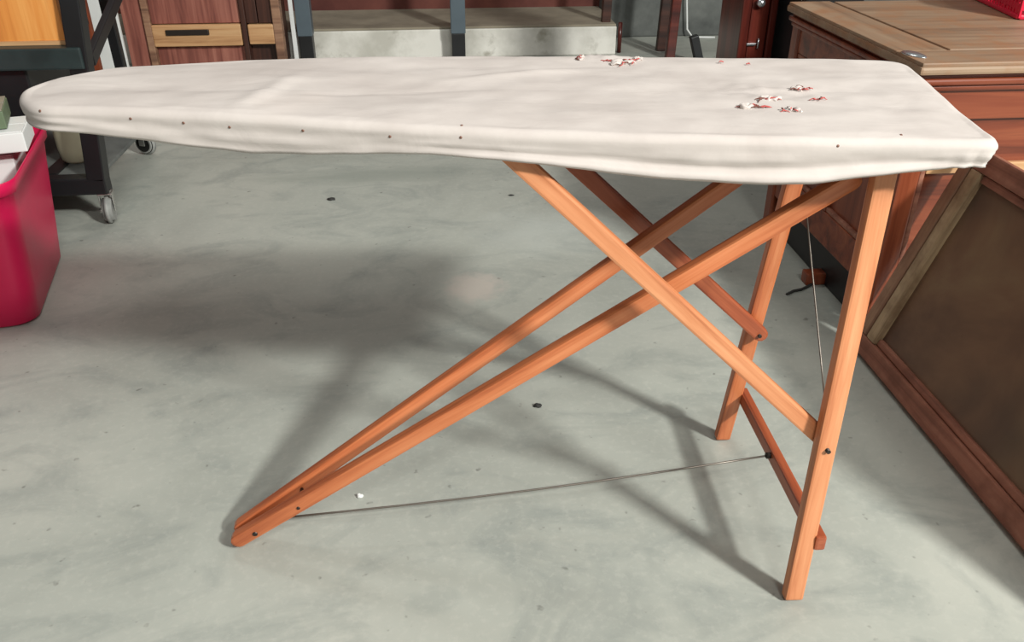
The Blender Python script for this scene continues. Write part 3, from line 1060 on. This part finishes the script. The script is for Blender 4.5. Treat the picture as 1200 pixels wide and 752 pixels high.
# black wedge and cord
bw = empty('rubber_doorstop', (X(815, 3.55, 60), 3.55, 0), 'small black rubber doorstop leaning up beside the mahogany cabinet', 'doorstop')
bar('wedge', (X(819, 3.55, 66), 3.55, 0.02), (X(813, 3.55, 42), 3.55, Z(813, 42, 3.55)), 0.05, 0.045, 'black_metal', bw)
bar('wedge_foot', (X(811, 3.55, 66), 3.55, 0.012), (X(827, 3.55, 66), 3.55, 0.012), 0.06, 0.024, 'black_metal', bw)
cz = atv(803, 0, WV - 0.16)
tag(tube('hanging_cord', [(cz.x - 0.02, WV - 0.14, 1.05), (cz.x, WV - 0.15, 0.6), (cz.x + 0.01, WV - 0.16, 0.22), (cz.x + 0.03, WV - 0.16, 0.05), (cz.x + 0.06, WV - 0.19, 0.008), (cz.x + 0.2, WV - 0.2, 0.006)], 0.006, 'white_box', None, 8), 'thin pale cord hanging down the grey wall', 'cord')
# thin brown pipe at the kerb end
tag(cyl('pipe', (KX + 0.03, KV + 0.05, 0.0), (KX + 0.03, KV + 0.05, 0.17), 0.012, 'mahogany', None, 16), 'short red-brown pipe stub at the end of the white kerb', 'pipe')

# mahogany cabinet behind the chest
MY = 2.15
mc = empty('tall_cabinet', (X(880, MY), MY, 0), 'glossy mahogany cabinet with round metal knob behind the chest', 'cabinet')
m0, m1 = X(868, MY, 30), X(906, MY, 30)
boxat('side', (m0, MY, 0.0), (m0 + 0.035, MY + 0.26, 1.2), 'mahogany', mc, 0.006)
boxat('door', (m0 + 0.038, MY + 0.008, 0.08), (m1 - 0.02, MY + 0.03, 1.18), 'mahogany', mc, 0.008)
boxat('side', (m1 - 0.018, MY, 0.0), (m1 + 0.010, MY + 0.26, 1.2), 'mahogany', mc, 0.006)
boxat('body', (m0 + 0.035, MY + 0.03, 0.04), (m1 - 0.018, MY + 0.25, 1.19), 'dark_wood', mc, 0.004)
boxat('top', (m0 - 0.015, MY - 0.015, 1.2), (m1 + 0.02, MY + 0.27, 1.225), 'mahogany', mc, 0.006)
boxat('kick_board', (m0 + 0.035, MY + 0.012, 0.0), (m1 - 0.018, MY + 0.03, 0.075), 'dark_wood', mc, 0.004)
kn = atv(891, 3, MY)
bm = bmesh.new()
bmesh.ops.create_uvsphere(bm, u_segments=20, v_segments=12, radius=0.017)
link('knob', bm_mesh('knob', bm), 'silver', mc, (kn.x, MY - 0.008, kn.z), smooth=True)
ks = atv(880, 52, MY)
boxat('latch_plate', (ks.x - 0.018, MY - 0.003, ks.z - 0.004), (ks.x + 0.018, MY + 0.008, ks.z + 0.004), 'silver', mc, 0.001)
cyl('latch_pin', (ks.x + 0.028, MY, ks.z - 0.016), (ks.x + 0.028, MY, ks.z + 0.022), 0.0035, 'silver', mc, 10)
# dark case between it and the chest
dk = empty('storage_case', (X(915, 2.0), 2.0, 0), 'black upright case standing between the mahogany cabinet and the chest', 'case')
d0, d1 = m1 + 0.03, m1 + 0.25
boxat('case_body', (d0, 1.95, 0.0), (d1, 2.4, 0.62), 'black_metal', dk, 0.01)
boxat('case_lid', (d0 - 0.003, 1.947, 0.62), (d1 + 0.003, 2.403, 0.68), 'black_metal', dk, 0.01)


# ------------------------------------------------------------------ chips on the floor
def chip(name, px, py, r, mat, label, cat, seed, flat=0.5):
    p = atz(px, py, 0)
    bm = bmesh.new()
    bmesh.ops.create_icosphere(bm, subdivisions=3, radius=1)
    for q in bm.verts:
        k = 1 + 0.45 * noise.noise(q.co * 1.7 + Vector((seed, 0, 0)))
        q.co = Vector((q.co.x * r * k, q.co.y * r * 0.7 * k, max(-0.35, q.co.z) * r * flat * k))
    mz = min(q.co.z for q in bm.verts)
    for q in bm.verts:
        q.co.z -= mz
    o = link(name, bm_mesh(name, bm), mat, None, (p.x, p.y, 0.0), smooth=True)
    return tag(o, label, cat)


chip('debris_chip', 388, 234, 0.014, 'chip_dark', 'flat black chip on the floor behind the board in open concrete', 'chip', 1, 0.35)
chip('debris_chip', 630, 476, 0.0085, 'chip_dark', 'dark crumb on the floor beneath the lower diagonal legs', 'chip', 5, 0.6)
chip('pebble', 422, 582, 0.0065, 'chip_white', 'tiny white pebble on the floor beside the tie wire', 'pebble', 9, 0.8)
chip('debris_chip', 599, 229, 0.010, 'chip_dark', 'thin grey flake on the floor close under the brace top', 'flake', 13, 0.2)
a, b = atz(922, 346), atz(962, 331)
tag(tube('crack', [lerp(Vector((a.x, a.y, 0.004)), Vector((b.x, b.y, 0.004)), k / 5) + Vector((0, 0.004 * math.sin(k * 2.1), 0)) for k in range(6)], 0.004, 'chip_dark', None, 6), 'thin dark twig on the floor between the upright legs and chest', 'crack')  # raised tube standing in for a crack line in the concrete
